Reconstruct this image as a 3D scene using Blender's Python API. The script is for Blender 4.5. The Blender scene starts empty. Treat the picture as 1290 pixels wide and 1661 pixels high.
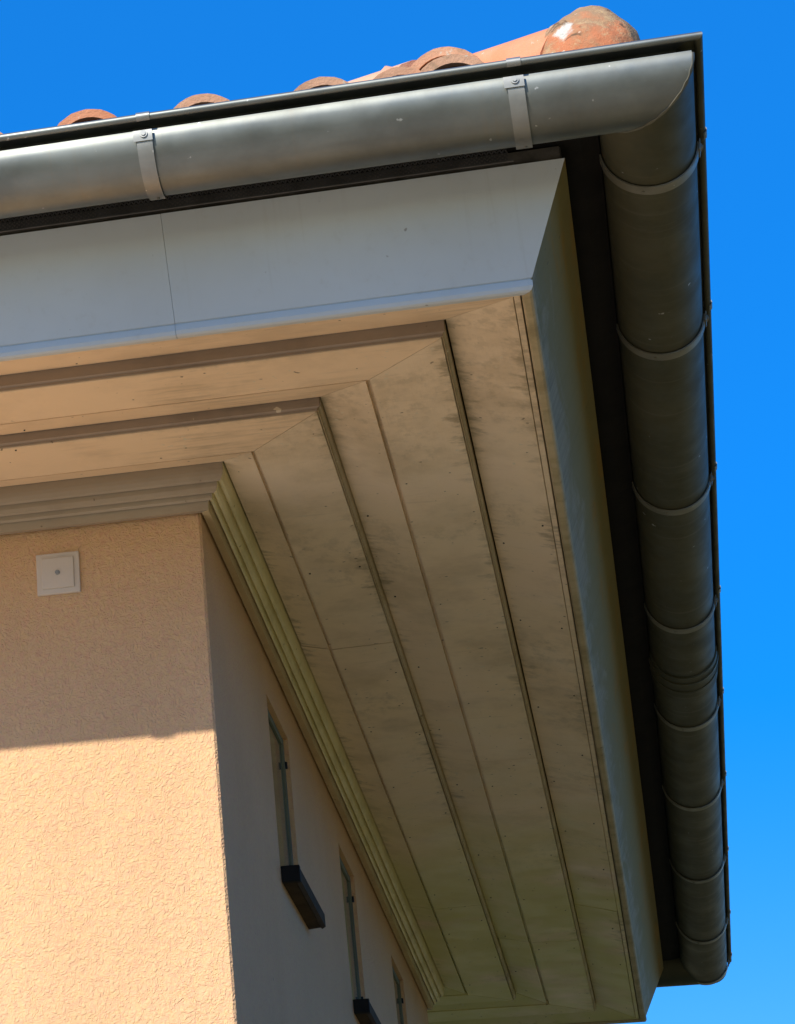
import bpy, bmesh, math, random
from mathutils import Vector, Matrix
random.seed(7)
sc = bpy.context.scene
R_ = math.radians

# ---------------------------------------------------------------- camera
CAM = Vector((0.6278, -4.4168, -1.8177))
RX = Vector((0.9605, 0.2782, -0.0042)); RY = Vector((-0.1367, 0.4587, -0.8780)); RZ = Vector((-0.2424, 0.8439, 0.4786))
cam_d = bpy.data.cameras.new('camera'); cam = bpy.data.objects.new('camera', cam_d); sc.collection.objects.link(cam)
M = Matrix((RX, -RY, -RZ)).transposed().to_4x4(); M.translation = CAM
q = M.to_quaternion(); cam.rotation_mode = 'QUATERNION'; cam.location = CAM; cam.rotation_quaternion = q
cam_d.sensor_fit = 'VERTICAL'; cam_d.sensor_height = 24.0
cam_d.lens = 24.0 * 4514.8 / 1661.0
cam_d.shift_x = (645 + 262.49) / 1661.0
cam_d.shift_y = (344.38 - 830.5) / 1661.0
cam_d.clip_start = 0.05; cam_d.clip_end = 5000
sc.camera = cam

# ---------------------------------------------------------------- light
SUN_AZ = R_(24)                       # towards the left of the front wall's normal
SUN_EL = math.atan(0.703 * math.cos(SUN_AZ))
sun_dir = Vector((-math.sin(SUN_AZ) * math.cos(SUN_EL), -math.cos(SUN_AZ) * math.cos(SUN_EL), math.sin(SUN_EL)))
w = bpy.data.worlds.new('World'); sc.world = w; w.use_nodes = True
nt = w.node_tree; nt.nodes.clear()
wo = nt.nodes.new('ShaderNodeOutputWorld'); bg = nt.nodes.new('ShaderNodeBackground')
sky = nt.nodes.new('ShaderNodeTexSky'); sky.sky_type = 'NISHITA'; sky.sun_disc = False
sky.sun_elevation = SUN_EL
sky.sun_rotation = math.atan2(sun_dir.x, sun_dir.y)
sky.air_density = 1.0; sky.dust_density = 0.3; sky.ozone_density = 3.0
hs = nt.nodes.new('ShaderNodeHueSaturation'); hs.inputs['Hue'].default_value = .514; hs.inputs['Saturation'].default_value = 1.52; hs.inputs['Value'].default_value = 1.4
nt.links.new(sky.outputs[0], hs.inputs['Color']); 
mixs = nt.nodes.new('ShaderNodeMix'); mixs.data_type = 'RGBA'; mixs.inputs[0].default_value = .45      # evens the clear deep blue of the day
nt.links.new(hs.outputs[0], mixs.inputs[6]); mixs.inputs[7].default_value = (.12, 1.72, 5.6, 1); nt.links.new(mixs.outputs[2], bg.inputs[0])
bg.inputs[1].default_value = 0.145
nt.links.new(bg.outputs[0], wo.inputs[0])
sl = bpy.data.lights.new('sun', 'SUN'); sl.energy = 5.0; sl.angle = R_(0.5); sl.color = (1.0, 0.93, 0.82)
so = bpy.data.objects.new('sun', sl); sc.collection.objects.link(so)
so.rotation_euler = sun_dir.to_track_quat('Z', 'Y').to_euler()
sc.view_settings.view_transform = 'Standard'; sc.view_settings.look = 'None'
sc.view_settings.exposure = 0.2; sc.view_settings.gamma = 1.0

# ---------------------------------------------------------------- helpers: materials
class NT:
    def __init__(s, name):
        s.m = bpy.data.materials.new(name); s.m.use_nodes = True; s.t = s.m.node_tree; s.t.nodes.clear()
        s.out = s.n('ShaderNodeOutputMaterial'); s.b = s.n('ShaderNodeBsdfPrincipled'); s.l(s.b.outputs[0], s.out.inputs[0])
    def n(s, ty, **kw):
        x = s.t.nodes.new(ty)
        for k, v in kw.items(): setattr(x, k, v)
        return x
    def l(s, a, b): s.t.links.new(a, b)
    def inp(s, node, name, v):
        i = node.inputs[name]
        if hasattr(v, 'node'): s.l(v, i)
        elif isinstance(v, (tuple, list)) and len(v) == 3 and i.type == 'RGBA': i.default_value = (*v, 1)
        else: i.default_value = v
    def pos(s, scale=(1, 1, 1), src='Object'):
        tc = s.n('ShaderNodeTexCoord'); mp = s.n('ShaderNodeMapping'); mp.inputs['Scale'].default_value = scale
        s.l(tc.outputs[src], mp.inputs[0]); return mp.outputs[0]
    def noise(s, vec, scale, detail=4, rough=.55, dist=0.0, out='Fac'):
        x = s.n('ShaderNodeTexNoise'); s.l(vec, x.inputs['Vector'])
        x.inputs['Scale'].default_value = scale; x.inputs['Detail'].default_value = detail
        x.inputs['Roughness'].default_value = rough; x.inputs['Distortion'].default_value = dist
        return x.outputs[out]
    def ramp(s, v, a, b, lo=0.0, hi=1.0):
        x = s.n('ShaderNodeMapRange'); x.interpolation_type = 'SMOOTHSTEP'
        s.l(v, x.inputs[0]); x.inputs[1].default_value = a; x.inputs[2].default_value = b
        x.inputs[3].default_value = lo; x.inputs[4].default_value = hi; return x.outputs[0]
    def math(s, op, a, b=0.0):
        x = s.n('ShaderNodeMath', operation=op)
        for i, v in enumerate((a, b)):
            if hasattr(v, 'node'): s.l(v, x.inputs[i])
            else: x.inputs[i].default_value = v
        return x.outputs[0]
    def mix(s, f, a, b, mode='MIX'):
        x = s.n('ShaderNodeMix', data_type='RGBA', blend_type=mode)
        for i, v in ((0, f), (6, a), (7, b)):
            if hasattr(v, 'node'): s.l(v, x.inputs[i])
            elif isinstance(v, (tuple, list)): x.inputs[i].default_value = (*v, 1)
            else: x.inputs[i].default_value = v
        return x.outputs[2]
    def bump(s, h, dist=.002, strength=1.0):
        x = s.n('ShaderNodeBump'); x.inputs['Distance'].default_value = dist; x.inputs['Strength'].default_value = strength
        s.l(h, x.inputs['Height']); s.l(x.outputs[0], s.b.inputs['Normal'])
    def fin(s, col, rough=.6, metal=0.0, spec=None):
        s.inp(s.b, 'Base Color', col); s.inp(s.b, 'Roughness', rough); s.inp(s.b, 'Metallic', metal)
        if spec is not None: s.inp(s.b, 'Specular IOR Level', spec)
        return s.m

def m_stucco():
    t = NT('render_coat'); p = t.pos()
    warp = t.noise(p, 40, 2, .5, 0, 'Color')
    add = t.n('ShaderNodeVectorMath', operation='MULTIPLY_ADD'); t.l(warp, add.inputs[0]); add.inputs[1].default_value = (.022, .022, .022); t.l(p, add.inputs[2])
    n1 = t.noise(add.outputs[0], 112, 2.5, .55)
    worm = t.math('ABSOLUTE', t.math('SUBTRACT', n1, .5))
    worm = t.ramp(worm, -.05, .22)
    fine = t.noise(p, 420, 2, .6)
    h = t.math('ADD', t.math('MULTIPLY', worm, .75), t.math('MULTIPLY', fine, .45))
    h = t.math('ADD', h, t.math('MULTIPLY', t.noise(p, 60, 3, .6), .9))
    t.bump(h, .0019, .9)
    big = t.noise(p, 3.0, 4, .6)
    c = t.mix(t.ramp(big, .3, .7), (.70, .44, .235), (.65, .405, .215))
    c = t.mix(t.ramp(t.noise(p, 150, 2), .35, .75, 0, .45), c, (.74, .47, .26))
    mot = t.noise(p, 95, 2, .6, .8)
    c = t.mix(t.ramp(mot, .5, .62, 0, .34), c, (.66, .33, .22)); c = t.mix(t.ramp(mot, .48, .36, 0, .34), c, (.70, .47, .21))
    c = t.mix(t.ramp(t.noise(p, 1.1, 6, .7, .5), .45, .75, 0, .30), c, (.50, .29, .15))
    speck = t.ramp(t.noise(p, 38, 1), .80, .84)
    c = t.mix(t.math('MULTIPLY', speck, .7), c, (.2, .12, .08))
    return t.fin(c, .9, 0, .2)

def m_paint(name, base, dirt, side=False, green=0.0, dirty=.6):
    """old oil paint on timber; UV: u along the board, v across it, in metres"""
    t = NT(name); p = t.pos(); u = t.pos((1, 1, 1), 'UV')
    cloud = t.ramp(t.noise(p, 5, 5, .65), .42, .72, 0, dirty)
    c = t.mix(cloud, base, dirt)
    uv2 = t.pos((1.0, 5.0, 1), 'UV') if not side else t.pos((7.0, 1.2, 1), 'UV')
    st = t.ramp(t.noise(uv2, 9, 5, .7, .4), .55, .8, 0, .45 * dirty)
    c = t.mix(st, c, tuple(x * .62 for x in dirt))
    patch = t.math('MULTIPLY', t.ramp(t.noise(p, 2.2, 3, .6), .5, .62), t.ramp(t.noise(t.pos((9, 12, 1), 'UV') if side else t.pos((2, 20, 1), 'UV'), 3, 6, .7), .45, .66))
    c = t.mix(t.math('MULTIPLY', patch, .32), c, tuple(x * .5 for x in dirt))
    er = t.n('ShaderNodeUVMap'); er.uv_map = 'edge'; es = t.n('ShaderNodeSeparateXYZ'); t.l(er.outputs[0], es.inputs[0])
    ed = t.math('MINIMUM', es.outputs[0], es.outputs[1])
    en = t.math('SUBTRACT', ed, t.math('MULTIPLY', t.ramp(t.noise(t.pos((6, 3, 1), 'UV'), 5, 5, .65), .40, .78), .05 if side else .02))
    em = t.ramp(t.noise(p, 1.7, 3, .6), .42, .62, .12, 1)
    c = t.mix(t.math('MULTIPLY', t.ramp(en, .010, -.030, 0, .8 if side else .5), em), c, tuple(x * .5 for x in dirt))
    if green:  # green lawn bounce painted into the colour, stronger towards the far end
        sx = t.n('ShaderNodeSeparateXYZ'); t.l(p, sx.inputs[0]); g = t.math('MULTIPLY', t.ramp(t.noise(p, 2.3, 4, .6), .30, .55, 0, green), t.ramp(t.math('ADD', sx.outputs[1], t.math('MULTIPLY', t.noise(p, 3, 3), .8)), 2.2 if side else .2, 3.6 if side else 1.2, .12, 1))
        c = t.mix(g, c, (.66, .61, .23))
    sp = t.ramp(t.noise(p, 75, 1, .4), .76, .80)
    c = t.mix(t.math('MULTIPLY', sp, .7), c, (.10, .06, .035))
    wh = t.math('MULTIPLY', t.ramp(t.noise(p, 60, 2, .5), .69, .73), t.ramp(t.noise(p, 3.1, 2), .50, .58))
    c = t.mix(t.math('MULTIPLY', wh, .8), c, (.72, .62, .45))
    h = t.math('ADD', t.noise(t.pos((10, 160, 1), 'UV'), 1.5, 3, .6), t.math('MULTIPLY', t.noise(p, 90, 3, .6), .7))
    t.bump(h, .0007, .5)
    return t.fin(c, t.ramp(t.noise(p, 11, 3), .3, .7, .42, .68), 0, .35)

def m_fascia(side):
    t = NT('fascia_paint_side' if side else 'fascia_paint'); p = t.pos()
    c = t.mix(t.ramp(t.noise(p, 2.5, 4, .6), .3, .7), (.56, .60, .61), (.51, .54, .54))
    c = t.mix(t.ramp(t.noise(p, 40, 4, .7), .55, .8, 0, .5 if side else .18), c, (.36, .33, .27))
    run = t.math('MULTIPLY', t.ramp(t.noise(t.pos((34, 1.2, 1), 'UV'), 1.3, 4, .65), .55, .78, 0, .22), t.ramp(t.noise(p, 2.1, 2), .4, .6))
    c = t.mix(run, c, (.30, .28, .23))
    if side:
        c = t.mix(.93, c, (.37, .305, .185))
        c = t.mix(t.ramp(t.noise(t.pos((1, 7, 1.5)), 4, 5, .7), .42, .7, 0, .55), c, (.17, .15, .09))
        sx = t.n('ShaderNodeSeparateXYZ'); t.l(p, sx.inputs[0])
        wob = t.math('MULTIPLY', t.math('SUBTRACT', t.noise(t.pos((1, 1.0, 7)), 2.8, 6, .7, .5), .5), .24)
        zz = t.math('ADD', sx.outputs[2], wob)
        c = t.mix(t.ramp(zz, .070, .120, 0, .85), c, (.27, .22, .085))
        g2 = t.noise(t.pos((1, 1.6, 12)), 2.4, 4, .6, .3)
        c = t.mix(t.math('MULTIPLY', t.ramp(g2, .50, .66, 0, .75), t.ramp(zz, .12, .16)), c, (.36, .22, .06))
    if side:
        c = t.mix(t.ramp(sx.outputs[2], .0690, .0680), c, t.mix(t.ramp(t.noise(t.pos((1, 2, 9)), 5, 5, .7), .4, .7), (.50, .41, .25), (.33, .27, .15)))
    sp = t.ramp(t.noise(p, 55, 1, .4), .78, .81)
    c = t.mix(t.math('MULTIPLY', sp, .6), c, (.12, .10, .08))
    t.bump(t.noise(p, 14, 3, .5), .0015, .25)
    return t.fin(c, .7 if side else .45, 0, .2 if side else .4)

def m_zinc(name='zinc_sheet', base=(.22, .235, .215), dark=(.16, .17, .157), rough=(.40, .50), metal=.86):
    t = NT(name); p = t.pos(); u = t.pos((1.2, 14, 1), 'UV'); v = t.pos((60, 1.5, 1), 'UV')
    n = t.noise(p, 6, 5, .65)
    c = t.mix(t.ramp(n, .35, .7), base, dark)
    c = t.mix(t.ramp(t.noise(u, 2.5, 4, .6), .5, .75, 0, .4), c, tuple(x * .7 for x in base))
    c = t.mix(t.math('MULTIPLY', t.ramp(t.noise(p, 60, 2, .5), .74, .78), .5), c, (.8, .8, .78))
    drip = t.ramp(t.noise(v, 1.2, 3, .6), .56, .74, 0, .22)
    c = t.mix(drip, c, (.24, .21, .16))
    t.bump(t.math('ADD', t.noise(p, 9, 3, .5), t.math('MULTIPLY', t.noise(v, 1.5, 2), .08)), .0012, .3)
    return t.fin(c, t.ramp(t.noise(p, 14, 4, .6), .3, .7, *rough), metal)

def m_tile(name, hue=0):
    t = NT(name); p = t.pos()
    cols = [((.62, .33, .20), (.70, .44, .28)), ((.66, .38, .24), (.56, .31, .19)), ((.66, .25, .12), (.70, .31, .17))][hue]
    c = t.mix(t.ramp(t.noise(p, 9, 5, .6), .35, .65), *cols)
    c = t.mix(t.ramp(t.noise(p, 30, 5, .7), .55, .72, 0, .65), c, (.34, .24, .15))
    c = t.mix(t.ramp(t.noise(p, 46, 3, .6), .66, .72, 0, .8), c, (.62, .58, .46))
    c = t.mix(t.ramp(t.noise(p, 22, 4, .7), .66, .74, 0, .8), c, (.07, .06, .05))
    t.bump(t.noise(p, 130, 5, .7), .0022, .7)
    return t.fin(c, .88, 0, .2)

def m_lichen_tile():
    t = NT('lichen_terracotta'); p = t.pos()
    c = t.mix(t.ramp(t.noise(p, 14, 5, .65), .40, .60), (.54, .20, .095), (.36, .23, .13))
    c = t.mix(t.ramp(t.noise(p, 36, 5, .75, .5), .50, .64, 0, .75), c, (.50, .35, .19))
    c = t.mix(t.ramp(t.noise(p, 28, 4, .7, .8), .60, .66, 0, .9), c, (.16, .10, .06))
    c = t.mix(t.ramp(t.noise(p, 52, 3, .6, .4), .645, .69), c, (.68, .52, .38))
    vor = t.n('ShaderNodeVectorMath', operation='DISTANCE'); t.l(p, vor.inputs[0]); vor.inputs[1].default_value = (.700, -.785, .368)
    ring = t.math('ADD', vor.outputs['Value'], t.math('MULTIPLY', t.noise(p, 75, 5, .75), .034))
    c = t.mix(t.math('SUBTRACT', 1.0, t.ramp(ring, .027, .036)), c, (.60, .58, .50))
    c = t.mix(t.math('SUBTRACT', 1.0, t.ramp(ring, .018, .023)), c, (.30, .32, .29))
    t.bump(t.noise(p, 95, 6, .75), .004, .9)
    return t.fin(c, .95, 0, .1)

def m_plain(name, col, rough=.6, metal=0.0, var=.25, scale=20, bump=.001):
    t = NT(name); p = t.pos()
    c = t.mix(t.ramp(t.noise(p, scale, 5, .65), .35, .7), col, tuple(x * (1 - var) for x in col))
    t.bump(t.noise(p, scale * 6, 4, .6), bump, .5)
    return t.fin(c, rough, metal, .2)

def m_glass():
    t = NT('window_glass'); p = t.pos()
    c = t.mix(t.ramp(t.noise(p, 4, 3), .35, .65), (.15, .165, .11), (.08, .09, .065))
    return t.fin(c, t.ramp(t.noise(p, 8, 3), .3, .7, .06, .14), 0, .9)

def m_grass():
    t = NT('lawn_grass'); p = t.pos()
    c = t.mix(t.ramp(t.noise(p, 1.2, 6, .7), .35, .65), (.31, .255, .12), (.38, .31, .15))
    c = t.mix(t.ramp(t.noise(p, 60, 3, .7), .4, .7), c, (.23, .20, .085))
    t.bump(t.noise(p, 80, 4, .7), .03, 1)
    return t.fin(c, .95, 0, .1)

def m_paving():
    t = NT('pale_terrace_paving'); p = t.pos()
    br = t.n('ShaderNodeTexBrick'); t.l(p, br.inputs['Vector']); br.inputs['Scale'].default_value = 1.0
    br.inputs['Brick Width'].default_value = .5; br.inputs['Row Height'].default_value = .5; br.inputs['Mortar Size'].default_value = .006
    br.inputs['Color1'].default_value = (.70, .60, .46, 1); br.inputs['Color2'].default_value = (.66, .56, .43, 1); br.inputs['Mortar'].default_value = (.25, .21, .17, 1)
    c = t.mix(t.ramp(t.noise(p, 3, 6, .7), .45, .8, 0, .4), br.outputs[0], (.30, .25, .19))
    t.bump(t.noise(p, 120, 4, .7), .002, .6)
    return t.fin(c, .85)

MAT = dict(stucco=m_stucco(),
           soffit_f=m_paint('soffit_paint', (.90, .68, .44), (.60, .44, .27), False, 0, .5),
           riser_f=m_paint('soffit_batten_paint', (.36, .28, .21), (.25, .19, .14), False, 0, .5), riser_s=m_paint('soffit_batten_paint_side', (.46, .35, .21), (.32, .235, .13), True, .3, .6),  # risers in a darker tone than the soffit boards
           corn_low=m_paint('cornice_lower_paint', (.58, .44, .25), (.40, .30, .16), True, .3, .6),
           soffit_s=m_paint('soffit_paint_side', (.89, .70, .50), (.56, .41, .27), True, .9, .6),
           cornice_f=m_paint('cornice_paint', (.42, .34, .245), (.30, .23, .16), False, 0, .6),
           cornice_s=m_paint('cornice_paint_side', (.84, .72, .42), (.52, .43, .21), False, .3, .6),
           fascia_f=m_fascia(False), fascia_s=m_fascia(True),
           zinc=m_zinc(), zinc_side=m_zinc('zinc_sheet_weathered', (.092, .084, .044), (.062, .060, .032), (.55, .7), .3),  # side zinc darkened in colour for the dark surroundings it reflects
           strap_side=m_zinc('strap_weathered', (.24, .225, .17), (.15, .14, .10), (.4, .6), .3),  # darker, less metallic strap tone
           strap=m_zinc('galvanised_strap', (.33, .335, .31), (.19, .19, .17), (.36, .5), .7),
           tile0=m_tile('terracotta_tile', 0), tile1=m_tile('terracotta_tile_pale', 1), tile2=m_tile('terracotta_tile_orange', 2),
           lichen=m_lichen_tile(), mortar=m_plain('lime_mortar', (.42, .36, .27), .95, 0, .4, 25, .004),
           timber=m_plain('dark_weathered_timber', (.17, .15, .125), .9, 0, .5, 14, .002),
           mesh=m_plain('black_bird_guard', (.10, .095, .09), .6, 0, .3, 30, .0005),
           glass=m_glass(), frame=m_plain('pale_green_window_paint', (.17, .175, .115), .85, 0, .2, 9, .0005),
           sill=m_plain('brown_sill_tile', (.060, .040, .022), .95, 0, .4, 18, .001),
           sillcap=m_plain('dark_sill_end', (.012, .011, .010), .8, 0, .3, 18, .0005),
           iron=m_plain('black_hinge_iron', (.02, .02, .02), .5, .5, .3, 18, .0005),
           plate=m_plain('white_plastic_plate', (.66, .56, .46), .4, 0, .08, 12, .0003),
           grass=m_grass(), paving=m_paving(), leaf=m_plain('hedge_leaves', (.050, .075, .020), .6, 0, .5, 3, .001), tar=m_plain('tarred_eave_board', (.012, .010, .008), .9, 0, .4, 14, .001), deck=m_plain('roof_boarding', (.12, .08, .05), .9))

# ---------------------------------------------------------------- helpers: objects
def emit(name, bm, mats, parent=None, smooth=False, **props):
    me = bpy.data.meshes.new(name); bm.normal_update(); bm.to_mesh(me); bm.free()
    for m in (mats if isinstance(mats, (list, tuple)) else [mats]): me.materials.append(MAT[m])
    if smooth:
        for p in me.polygons: p.use_smooth = True
        me.set_sharp_from_angle(angle=R_(38))
    o = bpy.data.objects.new(name, me); sc.collection.objects.link(o)
    if parent: o.parent = parent
    for k, v in props.items(): o[k] = v
    return o

W, L = 6.2, 3.88                                   # house plan: x -W..0, y 0..L
SIDES = {  # start corner, end corner, direction, outward normal
    'front': (Vector((-W, 0)), Vector((0, 0)), Vector((1, 0)), Vector((0, -1))),
    'side':  (Vector((0, 0)), Vector((0, L)), Vector((0, 1)), Vector((1, 0))),
    'rear':  (Vector((0, L)), Vector((-W, L)), Vector((-1, 0)), Vector((0, 1))),
    'far':   (Vector((-W, L)), Vector((-W, 0)), Vector((0, -1)), Vector((-1, 0)))}
def spt(side, s, d, z):
    a, b, t, n = SIDES[side]; p = a + t * s + n * d
    return Vector((p.x, p.y, z))
def slen(side):
    a, b, t, n = SIDES[side]; return (b - a).length

def extrude(bm, side, prof, cuts=(), gap=.0008, mit=.0006, jit=0.0, closed=True, s0=None, s1=None, mat=0, nsub=0, under=None, matf={}):
    """sweep a profile [(d,z)] along one side of the house, mitred at 45 degrees at both corners;
    cuts = butt joints (distance from the side's first corner)"""
    Ln = slen(side); uvl = bm.loops.layers.uv.verify(); uve = bm.loops.layers.uv.get('edge') or bm.loops.layers.uv.new('edge')
    edges = [None] + sorted(cuts) + [None]
    acc = [0]
    n = len(prof)
    for i in range(n): 
        a = prof[i]; b = prof[(i + 1) % n]; acc.append(acc[-1] + math.hypot(a[0] - b[0], a[1] - b[1]))
    for k in range(len(edges) - 1):
        A, B = edges[k], edges[k + 1]
        dz = random.uniform(-jit, jit); dd = random.uniform(-jit, jit)
        def S(which, d):
            if which is None: return None
        rings = []
        nn = max(1, nsub)
        for j in range(nn + 1):
            f = j / nn; ring = []
            for (d, z) in prof:
                sa = (-d + mit if s0 is None else s0) if A is None else A + gap
                sb = (Ln + d - mit if s1 is None else s1) if B is None else B - gap
                ring.append((bm.verts.new(spt(side, sa + (sb - sa) * f, d + dd, z + dz)), sa + (sb - sa) * f))
            rings.append(ring)
        m = n if closed else n - 1
        for j in range(nn):
            r0, r1 = rings[j], rings[j + 1]
            for i in range(m):
                i2 = (i + 1) % n
                fc = bm.faces.new((r0[i][0], r0[i2][0], r1[i2][0], r1[i][0])); fc.material_index = matf.get(i, mat)
                for lp, (uu, vv) in zip(fc.loops, ((r0[i][1], acc[i]), (r0[i2][1], acc[i + 1]), (r1[i2][1], acc[i + 1]), (r1[i][1], acc[i]))):
                    lp[uvl].uv = (uu, vv); lp[uve].uv = (vv, acc[under] - vv) if under else (1, 1)
        if closed:
            for r, rev in ((rings[0], True), (rings[-1], False)):
                vs = [v for v, _ in r]
                try: bm.faces.new(vs[::-1] if rev else vs).material_index = mat
                except ValueError: pass

def box(bm, x0, x1, y0, y1, z0, z1, mat=0, bev=0.0):
    r = bmesh.ops.create_cube(bm, size=1)
    for v in r['verts']:
        v.co = Vector(((x0 + x1) / 2 + v.co.x * (x1 - x0), (y0 + y1) / 2 + v.co.y * (y1 - y0), (z0 + z1) / 2 + v.co.z * (z1 - z0)))
    fs = set(f for v in r['verts'] for f in v.link_faces)
    for f in fs: f.material_index = mat
    if bev:
        es = list(set(e for v in r['verts'] for e in v.link_edges))
        bmesh.ops.bevel(bm, geom=es, offset=bev, segments=2, profile=.6, affect='EDGES', clamp_overlap=True)

def cyl(bm, c, axis, r, h, seg=14, mat=0):
    rot = Vector((0, 0, 1)).rotation_difference(Vector(axis)).to_matrix().to_4x4()
    res = bmesh.ops.create_cone(bm, cap_ends=True, segments=seg, radius1=r, radius2=r, depth=h, matrix=Matrix.Translation(c) @ rot)
    for v in res['verts']:
        for f in v.link_faces: f.material_index = mat

# ---------------------------------------------------------------- ground
GZ = -3.42
def sheet(name, x0, x1, y0, y1, z, mat, label=None, nx=1):
    bm = bmesh.new(); vs = [bm.verts.new(p) for p in ((x0, y0, z), (x1, y0, z), (x1, y1, z), (x0, y1, z))]; bm.faces.new(vs)
    return emit(name, bm, mat, None, kind='structure')
sheet('lawn', -400, 400, -400, 400, GZ, 'grass')
sheet('terrace', -9.0, .45, -5.4, -.0, GZ + .02, 'paving')  # unseen terrace, its edge and paleness set for bounce light on the soffit

# ---------------------------------------------------------------- the house
house = bpy.data.objects.new('house', None); sc.collection.objects.link(house); house.location = (0, 0, 0)
house['label'] = 'small ochre rendered house corner under a hipped tiled roof with boxed eaves'
house['category'] = 'house'

# walls: one mesh with real window openings on the side wall
WIN = [(.713, 1.003, -.4207, -.0858), (1.802, 2.093, -.428, -.0785), (2.872, 3.162, -.428, -.079)]
bm = bmesh.new()
def wall_quad(P, n=None):
    return bm.faces.new([bm.verts.new(p) for p in P])
T = .24
r = .004   # tiny corner radius as a chamfer
wall_quad([(-W, 0, GZ), (-r, 0, GZ), (-r, 0, .05), (-W, 0, .05)])
wall_quad([(-r, 0, GZ), (0, r, GZ), (0, r, .05), (-r, 0, .05)])
ys = [r] + [v for wn in WIN for v in wn[:2]] + [L]
for i in range(len(ys) - 1):
    a, b = ys[i], ys[i + 1]
    if i % 2 == 0: wall_quad([(0, a, GZ), (0, b, GZ), (0, b, .05), (0, a, .05)])
    else:
        zb, zt = WIN[i // 2][2:]
        wall_quad([(0, a, GZ), (0, b, GZ), (0, b, zb), (0, a, zb)])
        wall_quad([(0, a, zt), (0, b, zt), (0, b, .05), (0, a, .05)])
        x = -T
        wall_quad([(0, a, zb), (0, b, zb), (x, b, zb), (x, a, zb)])
        wall_quad([(0, b, zt), (0, a, zt), (x, a, zt), (x, b, zt)])
        wall_quad([(0, b, zb), (0, b, zt), (x, b, zt), (x, b, zb)])
        wall_quad([(0, a, zt), (0, a, zb), (x, a, zb), (x, a, zt)])
wall_quad([(0, L, GZ), (-W, L, GZ), (-W, L, .05), (0, L, .05)])
wall_quad([(-W, L, GZ), (-W, 0, GZ), (-W, 0, .05), (-W, L, .05)])
wall_quad([(-W, 0, .05), (0, 0, .05), (0, L, .05), (-W, L, .05)])
emit('wall', bm, 'stucco', house)

# ---- cornice moulding against the wall
CORN = [(.0035, .002), (.0167, .0), (.0180, .0130), (.0190, .0200), (.0222, .0150), (.0255, .0185), (.0268, .0300), (.0305, .0245), (.0345, .0270), (.0375, .0330), (.0385, .0450), (.0425, .0400), (.0470, .0430), (.0500, .0500), (.0512, .0570), (.0512, .0775), (.0035, .0775)]
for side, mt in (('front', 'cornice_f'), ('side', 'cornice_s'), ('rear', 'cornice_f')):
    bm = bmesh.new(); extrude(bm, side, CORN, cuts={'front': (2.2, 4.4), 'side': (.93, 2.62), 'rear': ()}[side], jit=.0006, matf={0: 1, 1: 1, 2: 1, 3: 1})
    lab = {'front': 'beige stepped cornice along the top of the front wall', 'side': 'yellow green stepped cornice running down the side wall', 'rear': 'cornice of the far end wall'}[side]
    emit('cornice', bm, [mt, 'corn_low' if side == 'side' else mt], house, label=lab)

# ---- soffit boards (stepped, each board a closed section)
TB = .016
BOARDS = [
    [(.053, .0700), (.1068, .0577), (.1073, .0670), (.1131, .0670), (.1136, .0559), (.2330, .0588), (.2340, .0600), (.2340, .088), (.053, .088)],
    [(.2350, .0612), (.2362, .0600), (.2372, .0604), (.2374, .0640), (.2420, .0660), (.2424, .0900), (.2350, .0900)],
    [(.2440, .0815), (.3244, .0632), (.3249, .0725), (.3311, .0725), (.3318, .0612), (.4545, .0592), (.4555, .0604), (.4555, .092), (.2440, .092)],
    [(.4564, .0615), (.4576, .0602), (.4586, .0606), (.4588, .0645), (.4630, .0665), (.4634, .0940), (.4564, .0940)],
    [(.4650, .0845), (.5700, .0568), (.5710, .0580), (.5710, .094), (.4650, .094)],
    [(.5727, .0562), (.5815, .0552), (.5823, .0565), (.5823, .090), (.5727, .090)],
]
UNDER = [6, None, 6, None, 2, 2]
cutsets = {'front': [(1.9, 4.9), (), (2.7,), (3.1,), (3.6,), ()],
           'side': [(2.985,), (1.4,), (.905, 2.96), (2.2,), (1.9, 3.42), (2.1,)],
           'rear': [(), (), (), (), (), ()]}
# seams as seen: strips of one width share a joint
cutsets['side'] = [(.905, 2.985), (1.4,), (1.75, 3.44), (2.2,), (3.15,), (1.05, 2.1)]
for side, mt in (('front', 'soffit_f'), ('side', 'soffit_s'), ('rear', 'soffit_s')):
    bm = bmesh.new()
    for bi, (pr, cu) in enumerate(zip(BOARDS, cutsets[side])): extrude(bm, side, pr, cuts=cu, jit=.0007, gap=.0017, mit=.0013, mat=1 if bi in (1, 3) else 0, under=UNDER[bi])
    Ls = slen(side)
    for d_, z_ in ((.125, .0561), (.222, .0584), (.345, .0608), (.440, .0594), (.555, .0598), (.480, .0800), (.262, .0758)):
        s_ = random.uniform(.1, .5)
        while s_ < Ls:
            ss = Ls - s_ if side == 'front' else s_
            cyl(bm, spt(side, ss, d_ + random.uniform(-.004, .004), z_), (0, 0, 1), .0016, .0016, 8, mat=2)
            s_ += random.choice((.42, .55, .61))
    lab = {'front': 'warm beige stepped soffit boards under the front eave', 'side': 'stained brown stepped soffit boards under the side eave', 'rear': 'soffit of the far eave'}[side]
    emit('soffit', bm, [mt, mt.replace('soffit', 'riser'), 'iron'], house, label=lab)

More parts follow.
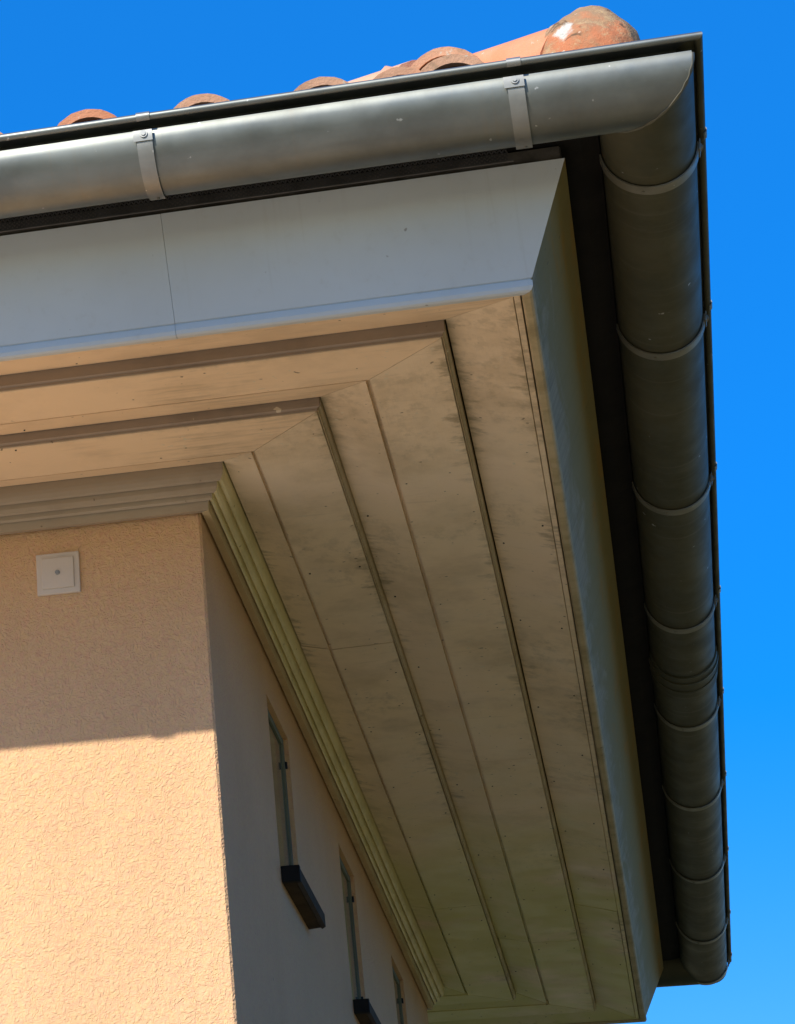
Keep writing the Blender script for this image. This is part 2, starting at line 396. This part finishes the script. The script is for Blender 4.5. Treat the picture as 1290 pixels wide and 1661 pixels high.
# ---- fascia
FA = [(.5840, .0530), (.5875, .0490), (.5960, .0485), (.6000, .0505), (.6030, .0560), (.6030, .0650), (.6008, .0662), (.6008, .0675), (.6032, .0690),
      (.6738, .2223), (.6560, .2240), (.5840, .0700)]
for side, mt in (('front', 'fascia_f'), ('side', 'fascia_s'), ('rear', 'fascia_s')):
    bm = bmesh.new(); extrude(bm, side, FA, cuts={'front': (3.9 - .0, W + .0676), 'side': (2.75,), 'rear': ()}[side], gap=.00025, mit=.0003, jit=.0002)
    lab = {'front': 'pale grey blue sloping fascia under the front gutter', 'side': 'grey fascia with olive and rusty stains beside the side gutter', 'rear': 'fascia of the far eave'}[side]
    emit('fascia', bm, mt, house, label=lab)
# trim bead + dark batten above the fascia
for side in ('front', 'side', 'rear'):
    bm = bmesh.new()
    extrude(bm, side, [(.650, .2262), (.668, .2262), (.668, .2475), (.650, .2475)], cuts=[x * .71 for x in range(1, 7)] if side == 'front' else (1.3, 2.6), jit=.0015)
    emit('eave_batten', bm, 'timber', house)
    bm = bmesh.new()
    extrude(bm, side, [(.640, .2505), (.700, .2505), (.7265, .262), (.7265, .2985), (.640, .2985)])
    emit('eave_board', bm, 'tar', house)  # board coloured black to stand for the shaded gap behind the gutter

# perforated black bird guard strip between batten and gutter (real diamond mesh)
def bird_guard(side, s0, s1):
    bm = bmesh.new(); pitch = .0075; rows = 4; dd, zz0, h = .6915, .222, .0065
    n = int((s1 - s0) / pitch)
    def bar(a, b, wd=.0011):
        t = (b - a).normalized(); nn = Vector((SIDES[side][3].x, SIDES[side][3].y, 0)); s = t.cross(nn).normalized() * wd; o = nn * .0008
        vs = [bm.verts.new(p) for p in (a - s - o, a + s - o, b + s - o, b - s - o, a - s + o, a + s + o, b + s + o, b - s + o)]
        for f in ((0, 1, 2, 3), (7, 6, 5, 4), (0, 4, 5, 1), (3, 2, 6, 7)): bm.faces.new([vs[i] for i in f])
    for i in range(n):
        s = s0 + i * pitch
        for rr in range(rows):
            z = zz0 + rr * h; d = dd
            bar(spt(side, s, d, z), spt(side, s + pitch / 2, d, z + h)); bar(spt(side, s + pitch / 2, d, z + h), spt(side, s + pitch, d, z))
    extrude(bm, side, [(dd - .001, zz0 + rows * h), (dd + .002, zz0 + rows * h), (dd + .002, zz0 + rows * h + .004), (dd - .001, zz0 + rows * h + .004)], s0=s0, s1=s1)
    extrude(bm, side, [(dd - .001, zz0 - .003), (dd + .002, zz0 - .003), (dd + .002, zz0), (dd - .001, zz0)], s0=s0, s1=s1)
    return emit('bird_guard', bm, 'mesh', house)
bird_guard('front', W - .75, W + .60)

# ---- gutters
GD, GZc, GR = .797, .2625, .0685
def gutter_profile():
    th = .0012; outer = [(.7270, .3000)]; N = 26
    for i in range(N + 1):
        a = math.pi + math.pi * i / N
        outer.append((GD + GR * math.cos(a), GZc + GR * math.sin(a)))
    outer[-1] = (GD + GR - .0015, GZc - .001); outer.append((.8440, .2625)); outer.append((.8440, .2790)); outer.append((.8720, .2810))
    inner = [(.8720, .2822), (.8428, .2802), (.8428, .2613)]
    for i in range(N, -1, -1):
        a = math.pi + math.pi * i / N
        inner.append((GD + (GR - th) * math.cos(a), GZc + (GR - th) * math.sin(a)))
    inner.append((.7270 + th, .3000))
    return outer + inner
BEAD = [(.8762 + .0057 * math.cos(a), .2776 + .0057 * math.sin(a)) for a in [2 * math.pi * i / 16 for i in range(16)]]
gut = {}
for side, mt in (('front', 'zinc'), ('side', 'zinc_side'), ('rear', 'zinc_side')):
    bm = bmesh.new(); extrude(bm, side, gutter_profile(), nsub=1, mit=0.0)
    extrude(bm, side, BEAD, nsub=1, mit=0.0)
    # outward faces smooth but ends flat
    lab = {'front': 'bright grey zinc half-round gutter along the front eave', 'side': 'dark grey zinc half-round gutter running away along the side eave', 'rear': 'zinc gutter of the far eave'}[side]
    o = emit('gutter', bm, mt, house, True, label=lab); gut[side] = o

def strip(bm, side, s, wdt, pts, th, mat=0):
    """flat metal band following points (d,z) with outward thickness th"""
    n = len(pts); nor = []
    for i in range(n):
        a = Vector(pts[max(0, i - 1)]); b = Vector(pts[min(n - 1, i + 1)]); t = (b - a).normalized(); nor.append(Vector((-t.y, t.x)))
    lo = []; hi = []
    for i, pnt in enumerate(pts):
        q_ = Vector(pnt) + nor[i] * th; wv = wdt[i] if isinstance(wdt, list) else wdt
        lo.append([bm.verts.new(spt(side, s + e * wv / 2, *pnt)) for e in (-1, 1)])
        hi.append([bm.verts.new(spt(side, s + e * wv / 2, q_.x, q_.y)) for e in (-1, 1)])
    for i in range(n - 1):
        bm.faces.new((hi[i][0], hi[i][1], hi[i + 1][1], hi[i + 1][0])); bm.faces.new((lo[i][1], lo[i][0], lo[i + 1][0], lo[i + 1][1]))
        bm.faces.new((lo[i][0], hi[i][0], hi[i + 1][0], lo[i + 1][0])); bm.faces.new((hi[i][1], lo[i][1], lo[i + 1][1], hi[i + 1][1]))
    for i in (0, -1): bm.faces.new((lo[i][0], lo[i][1], hi[i][1], hi[i][0]))

def bracket(side, s, full):
    bm = bmesh.new(); off = GR + .0020
    a0, a1 = (-6, -118) if not full else (-5, -176)
    N = 30; pts = []
    for i in range(N + 1):
        a = R_(a0 + (a1 - a0) * i / N); pts.append((GD + off * math.cos(a), GZc + off * math.sin(a)))
    wd = .0235
    strip(bm, side, s, wd, pts, .0022)
    # clip folded over the bead
    cp = []
    for i in range(15):
        a = R_(-75 + 235 * i / 14); cp.append((.8762 + .0064 * math.cos(a), .2776 + .0064 * math.sin(a)))
    strip(bm, side, s + .002, .020, cp[::-1], .0012)
    # head tab with screw
    t0 = R_(-6); c2 = (GD + (off + .0025) * math.cos(t0), GZc + (off + .0025) * math.sin(t0))
    tab = []
    for i in range(5):
        a = R_(-3 - 13 * i / 4); tab.append((GD + (off + .0024) * math.cos(a), GZc + (off + .0024) * math.sin(a)))
    strip(bm, side, s - .0015, .0285, tab, .002)
    nrm = SIDES[side][3]; ax = Vector((nrm.x * math.cos(R_(-8)), nrm.y * math.cos(R_(-8)), math.sin(R_(-8))))
    a = R_(-8); cc = spt(side, s, GD + (off + .0052) * math.cos(a), GZc + (off + .0052) * math.sin(a))
    cyl(bm, cc, ax, .0058, .0022, 16); cyl(bm, cc + ax * .0012, ax, .0034, .003, 6)
    # rivet near the lower end
    a = R_(-104); ax2 = Vector((nrm.x * math.cos(a), nrm.y * math.cos(a), math.sin(a)))
    cyl(bm, spt(side, s + .002, GD + (off + .003) * math.cos(a), GZc + (off + .003) * math.sin(a)), ax2, .0026, .0016, 10)
    lab = None
    o = emit('gutter_bracket', bm, 'strap' if side == 'front' else 'strap_side', gut[side], True)
    return o
for x in (.0819, .6204 + .0, -.4566, -.995): bracket('front', W + x - .002, False)
for y in (-.594, .0046, .7131, 1.3896, 2.0686, 2.7316, 3.4386, 4.1371, 4.7596 - .09): bracket('side', y, True)
# soldered seam following the mitre of the corner
bm = bmesh.new(); prev = None
for i in range(40):
    a = R_(-4 - 172 * i / 39); d_ = GD + (GR + .0006) * math.cos(a); z_ = GZc + (GR + .0006) * math.sin(a); c_ = Vector((d_, -d_, z_))
    nn_ = Vector((math.cos(a) * .7071, -math.cos(a) * .7071, math.sin(a))).normalized(); tt_ = Vector((-math.sin(a), math.sin(a), math.cos(a) )).normalized(); bb_ = nn_.cross(tt_).normalized()
    wv = .0022 * (1 + .35 * math.sin(i * 1.7) + .2 * math.sin(i * 4.1))
    ring = [bm.verts.new(c_ + bb_ * wv * math.cos(u) + nn_ * .0011 * math.sin(u)) for u in [R_(30 + 60 * k) for k in range(6)]]
    if prev:
        for k in range(6): bm.faces.new((prev[k], prev[(k + 1) % 6], ring[(k + 1) % 6], ring[k]))
    prev = ring
emit('solder_seam', bm, 'strap_side', gut['front'], True)
# soldered union sleeve and seams on the side gutter
bm = bmesh.new()
def sleeve(bm, side, s0, s1, off):
    pr = [(GD + (GR + off) * math.cos(R_(a)), GZc + (GR + off) * math.sin(R_(a))) for a in range(-2, -181, -6)]
    pr2 = [(GD + (GR + .0002) * math.cos(R_(a)), GZc + (GR + .0002) * math.sin(R_(a))) for a in range(-180, -1, 6)]
    extrude(bm, side, pr + pr2, s0=s0, s1=s1)
sleeve(bm, 'side', 1.70, 1.855, .0034); sleeve(bm, 'side', 1.735, 1.752, .0062); sleeve(bm, 'side', 1.790, 1.800, .0052)
emit('gutter_joint', bm, 'zinc_side', gut['side'], True)

# ---- windows on the side wall
for k, (a, b, zb, zt) in enumerate(WIN):
    win = bpy.data.objects.new('window', None); sc.collection.objects.link(win); win.parent = house; win.location = (0, a, zb)
    win['label'] = ['small window nearest the front corner', 'middle small window of the side wall', 'farthest small window by the far corner'][k]
    def add(name, bm, mt):
        o = emit(name, bm, mt, None); o.parent = win; o.matrix_parent_inverse = Matrix.Translation((0, -a, -zb)); return o
    dx = -.009
    bm = bmesh.new(); fw = .017
    box(bm, dx - .05, dx, a + .001, a + fw, zb + .001, zt - .001, 0, .002); box(bm, dx - .05, dx, b - fw, b - .001, zb + .001, zt - .001, 0, .002)
    box(bm, dx - .05, dx - .0005, a + fw, b - fw, zt - fw, zt - .001, 0, .002); box(bm, dx - .05, dx - .0005, a + fw, b - fw, zb + .001, zb + fw, 0, .002)
    add('frame', bm, 'frame')
    bm = bmesh.new(); box(bm, dx - .028, dx - .004, a + fw, b - fw, zb + fw, zt - fw); add('pane', bm, 'glass')
    for zz in (zt - .055, zb + .065):
        bm = bmesh.new(); cyl(bm, Vector((dx + .0015, b - .005, zz)), (0, 0, 1), .0032, .013, 10); add('hinge', bm, 'iron')
    # projecting sill: sloped slab of tile with a dark end piece
    y0, y1 = a, b + .082; px = .0335; z1, z0 = zb + .002, zb - .026
    bm = bmesh.new(); uv = None
    P = lambda x, y, z: bm.verts.new((x, y, z))
    ya = y0 + .014
    prof = [(-.02, z1 + .004), (px, z1), (px, z0 + .004), (px - .007, z0), (px - .010, z0 + .003), (.0015, z0 + .001), (-.02, z0 + .001)]
    A = [P(x, ya, z) for x, z in prof]; B = [P(x, y1, z) for x, z in prof]
    for i in range(len(prof)):
        j = (i + 1) % len(prof); bm.faces.new((A[i], A[j], B[j], B[i]))
    bm.faces.new(A[::-1]); bm.faces.new(B); bmesh.ops.recalc_face_normals(bm, faces=bm.faces)
    add('window_sill', bm, 'sill')
    bm = bmesh.new(); box(bm, .001, px + .0015, y0, ya - .0002, z0 - .001, z1 + .001, 0, .001); 
    add('sill_end', bm, 'sillcap')

# ---- white square junction cover on the front wall
vc = bpy.data.objects.new('cover_plate', None); sc.collection.objects.link(vc); vc.parent = house
vc['label'] = 'square white cover plate with a central screw on the shaded front wall'
x0, x1, z0, z1 = -.2880, -.2125, -.1175, -.0430
bm = bmesh.new(); box(bm, x0, x1, -.006, .001, z0, z1, 0, .0022); o = emit('plate_rim', bm, 'plate', vc)
bm = bmesh.new(); box(bm, x0 + .0095, x1 - .0095, -.0095, -.005, z0 + .0095, z1 - .0095, 0, .0018); o = emit('plate_lid', bm, 'plate', vc)
bm = bmesh.new(); cyl(bm, Vector(((x0 + x1) / 2, -.0102, (z0 + z1) / 2)), (0, -1, 0), .0042, .003, 16); box(bm, (x0 + x1) / 2 - .003, (x0 + x1) / 2 + .003, -.0128, -.0112, (z0 + z1) / 2 - .0006, (z0 + z1) / 2 + .0006)
emit('screw', bm, 'strap', vc)

# ---------------------------------------------------------------- roof
PITCH = R_(24.0); tp = math.tan(PITCH)
EY, EZ = .768, .288                                # eave line of the tiles: offset from wall, height of tile axis
def slope_pt(side, s, up, h):
    """s along the side, up = plan distance from the eave line towards the ridge, h = height above the slope"""
    n = SIDES[side][3]; p = spt(side, s, EY - up, EZ + up * tp)
    return p + Vector((n.x * math.sin(PITCH) * h, n.y * math.sin(PITCH) * h, math.cos(PITCH) * h))
def barrel(bm, base, ax, upv, r0, r1, length, th=.0125, seg=14, mat=0, invert=False, cap=False, ang=88, wob=0.0):
    """clay barrel tile: a tapered half tube with real wall thickness"""
    ax = ax.normalized(); rt = ax.cross(upv).normalized(); up = rt.cross(ax).normalized()
    if invert: up = -up
    rows = []
    NL = 3
    for j in range(NL + 1):
        f = j / NL; c = base + ax * length * f; ro = r0 + (r1 - r0) * f; outs, ins = [], []
        for i in range(seg + 1):
            a = R_(90 - ang + 2 * ang * i / seg); e = Vector((0, 0, 0))
            if wob: e = Vector((random.uniform(-wob, wob), random.uniform(-wob, wob), random.uniform(-wob, wob)))
            outs.append(bm.verts.new(c + rt * ro * math.cos(a) + up * ro * math.sin(a) + e))
            ins.append(bm.verts.new(c + rt * (ro - th) * math.cos(a) + up * (ro - th) * math.sin(a)))
        rows.append((outs, ins))
    fs = []
    for j in range(NL):
        (o0, i0), (o1, i1) = rows[j], rows[j + 1]
        for i in range(seg):
            fs.append(bm.faces.new((o0[i], o1[i], o1[i + 1], o0[i + 1]))); fs.append(bm.faces.new((i0[i], i0[i + 1], i1[i + 1], i1[i])))
        fs.append(bm.faces.new((o0[0], i0[0], i1[0], o1[0]))); fs.append(bm.faces.new((i0[-1], o0[-1], o1[-1], i1[-1])))
    for (o, i_) in (rows[0], rows[-1]):
        for k in range(seg): fs.append(bm.faces.new((o[k], o[k + 1], i_[k + 1], i_[k])))
    for f in fs: f.material_index = mat
RUN = (L + 2 * EY) / 2                             # plan run from eave to ridge
bm = bmesh.new()
PER = .1825
for side in ('front', 'side', 'rear', 'far'):
    Ln = slen(side) + 2 * EY; n = SIDES[side][3]
    ax = Vector((-n.x * math.cos(PITCH), -n.y * math.cos(PITCH), math.sin(PITCH))); upv = Vector((n.x * math.sin(PITCH), n.y * math.sin(PITCH), math.cos(PITCH)))
    off = {'front': (W + EY - .0200) % PER}.get(side, .06)
    c = -2
    while c * PER + off < Ln + PER:
        sx = c * PER + off - EY
        for kind in (0, 1):
            s = sx + (PER / 2 if kind else 0)
            row = 0
            while True:
                up0 = row * .30 + (.075 if kind else 0); mid = up0 + (.10 if row else .03)
                if up0 > RUN - .1: break
                inside = (s + EY) > mid + .07 and (Ln - (s + EY)) > mid + .07
                if inside:
                    j = random.uniform(-.004, .004); seen = side in ('front', 'side') and row < 2
                    hh = .004 + j * .5 + (0.006 if row else 0)
                    if kind == 1: barrel(bm, slope_pt(side, s, up0, .024 + hh * .3), ax, upv, .058, .066, .40, seg=6 if not seen else 10, mat=random.choice((0, 1)), invert=True)
                    else: barrel(bm, slope_pt(side, s + j * 1.5, up0 + j, hh), ax, upv, .0665 + j * .3, .054, .40, seg=8 if not seen else 18, mat=random.choice((0, 1, 1, 2)), wob=.0006 if seen else 0)
                row += 1
        c += 1
# one more cover tile squeezed between the last full column and the hip, and the second layer above it
n = SIDES['front'][3]; ax = Vector((0, math.cos(PITCH), math.sin(PITCH))); upv = Vector((0, -math.sin(PITCH), math.cos(PITCH)))
barrel(bm, slope_pt('front', W + .452, .015, .010), ax, upv, .058, .052, .38, seg=18, mat=1, wob=.0006)
barrel(bm, slope_pt('front', W + .520, .030, .023), ax, upv, .066, .056, .38, seg=18, mat=1, wob=.0006)
# boarding under the tiles
rid = [Vector((-W - EY + RUN, L / 2, EZ + RUN * tp - .07)), Vector((EY - RUN, L / 2, EZ + RUN * tp - .07))]
e = EY - .06; zc = EZ - .015
cs = [Vector((-W - e, -e, zc)), Vector((e, -e, zc)), Vector((e, L + e, zc)), Vector((-W - e, L + e, zc))]
V = [bm.verts.new(p) for p in cs + rid]
for f in ((0, 1, 5, 4), (1, 2, 5), (2, 3, 4, 5), (3, 0, 4), (3, 2, 1, 0)): bm.faces.new([V[i] for i in f]).material_index = 3
roof = emit('roof', bm, ['tile0', 'tile1', 'tile2', 'deck'], house, True, label='terracotta barrel tile roof edge showing over the gutter rim')
for p in roof.data.polygons:
    if p.material_index == 3: p.use_smooth = False
try:
    bpy.context.view_layer.objects.active = roof
    roof.data.set_sharp_from_angle(angle=R_(40))
except Exception as ex: print(ex)

# hip tiles climbing from the near corner
hip_dir = Vector((-1, 1, tp)).normalized(); hip_up = Vector((1, -1, 0)).normalized() * math.sin(math.atan(tp / math.sqrt(2))) + Vector((0, 0, 1)) * math.cos(math.atan(tp / math.sqrt(2)))
def hp(s, h):  # s = plan offset of x (and -y), h above
    up = EY - s; return Vector((s, -s, EZ + up * tp + h))
s = .715; k = 0
while s > EY - RUN + .1:
    bm = bmesh.new(); barrel(bm, hp(s, .020 + (.012 if k else 0)), hip_dir, hip_up, .084, .072, .40, th=.013, seg=22, mat=0, wob=.0008)
    o = emit('hip_tile', bm, 'tile2' if k % 2 == 0 else 'tile0', roof, True)
    try: o.data.set_sharp_from_angle(angle=R_(40))
    except Exception: pass
    s -= .36 * hip_dir.y; k += 1
# rounded lichen-covered starter tile closing the hip's lower end
bm = bmesh.new(); bmesh.ops.create_icosphere(bm, subdivisions=5, radius=1.0)
from mathutils import noise as mn
rt = hip_dir.cross(hip_up).normalized()
cen = Vector((.722, -.722, .322))
for v in bm.verts:
    p = v.co.copy()
    lx = p.x * .080; ly = p.y * .090; lz = p.z * .108
    d = 1 + .05 * mn.noise(p * 2.3) + .022 * mn.noise(p * 7)
    v.co = cen + (rt * lx + hip_dir * ly + hip_up * lz) * d
    if v.co.z < .304: v.co.z = .304 - (.304 - v.co.z) * .03
emit('hip_starter_tile', bm, 'lichen', roof, True, label='rounded lichen covered hip starter tile at the eave corner')

# ---------------------------------------------------------------- tall hedge added unseen on the right to darken the side wall
rng = random.Random(3)
bm = bmesh.new()
def leafbox(x0, x1, y0, y1, z0, z1, n, sz):
    for _ in range(n):
        face = rng.random(); p = Vector((rng.uniform(x0, x1), rng.uniform(y0, y1), rng.uniform(z0, z1)))
        if face < .65: p.x = x0 + abs(rng.gauss(0, .22))
        elif face < .8: p.z = z1 - abs(rng.gauss(0, .22))
        elif face < .9: p.y = y0 + abs(rng.gauss(0, .2))
        p.x += .35 * mn.noise(p * .6); p.z += .5 * mn.noise(Vector((p.y * .5, p.x, 3)))
        d = Vector((rng.gauss(0, 1), rng.gauss(0, 1), rng.gauss(0, 1))).normalized(); e_ = d.orthogonal().normalized(); f_ = d.cross(e_)
        q_ = rng.uniform(.6, 1.3) * sz
        bm.faces.new([bm.verts.new(v) for v in (p - e_ * q_, p + f_ * q_ * .55, p + e_ * q_, p - f_ * q_ * .55)])
leafbox(5.8, 7.2, -3.5, 11, GZ, GZ + 3.9, 24000, .095)
box(bm, 6.25, 7.0, -3.1, 10.7, GZ, GZ + 3.3)
hd = emit('hedge', bm, 'leaf', None, label='tall dense dark green garden hedge standing beside the house', category='hedge')
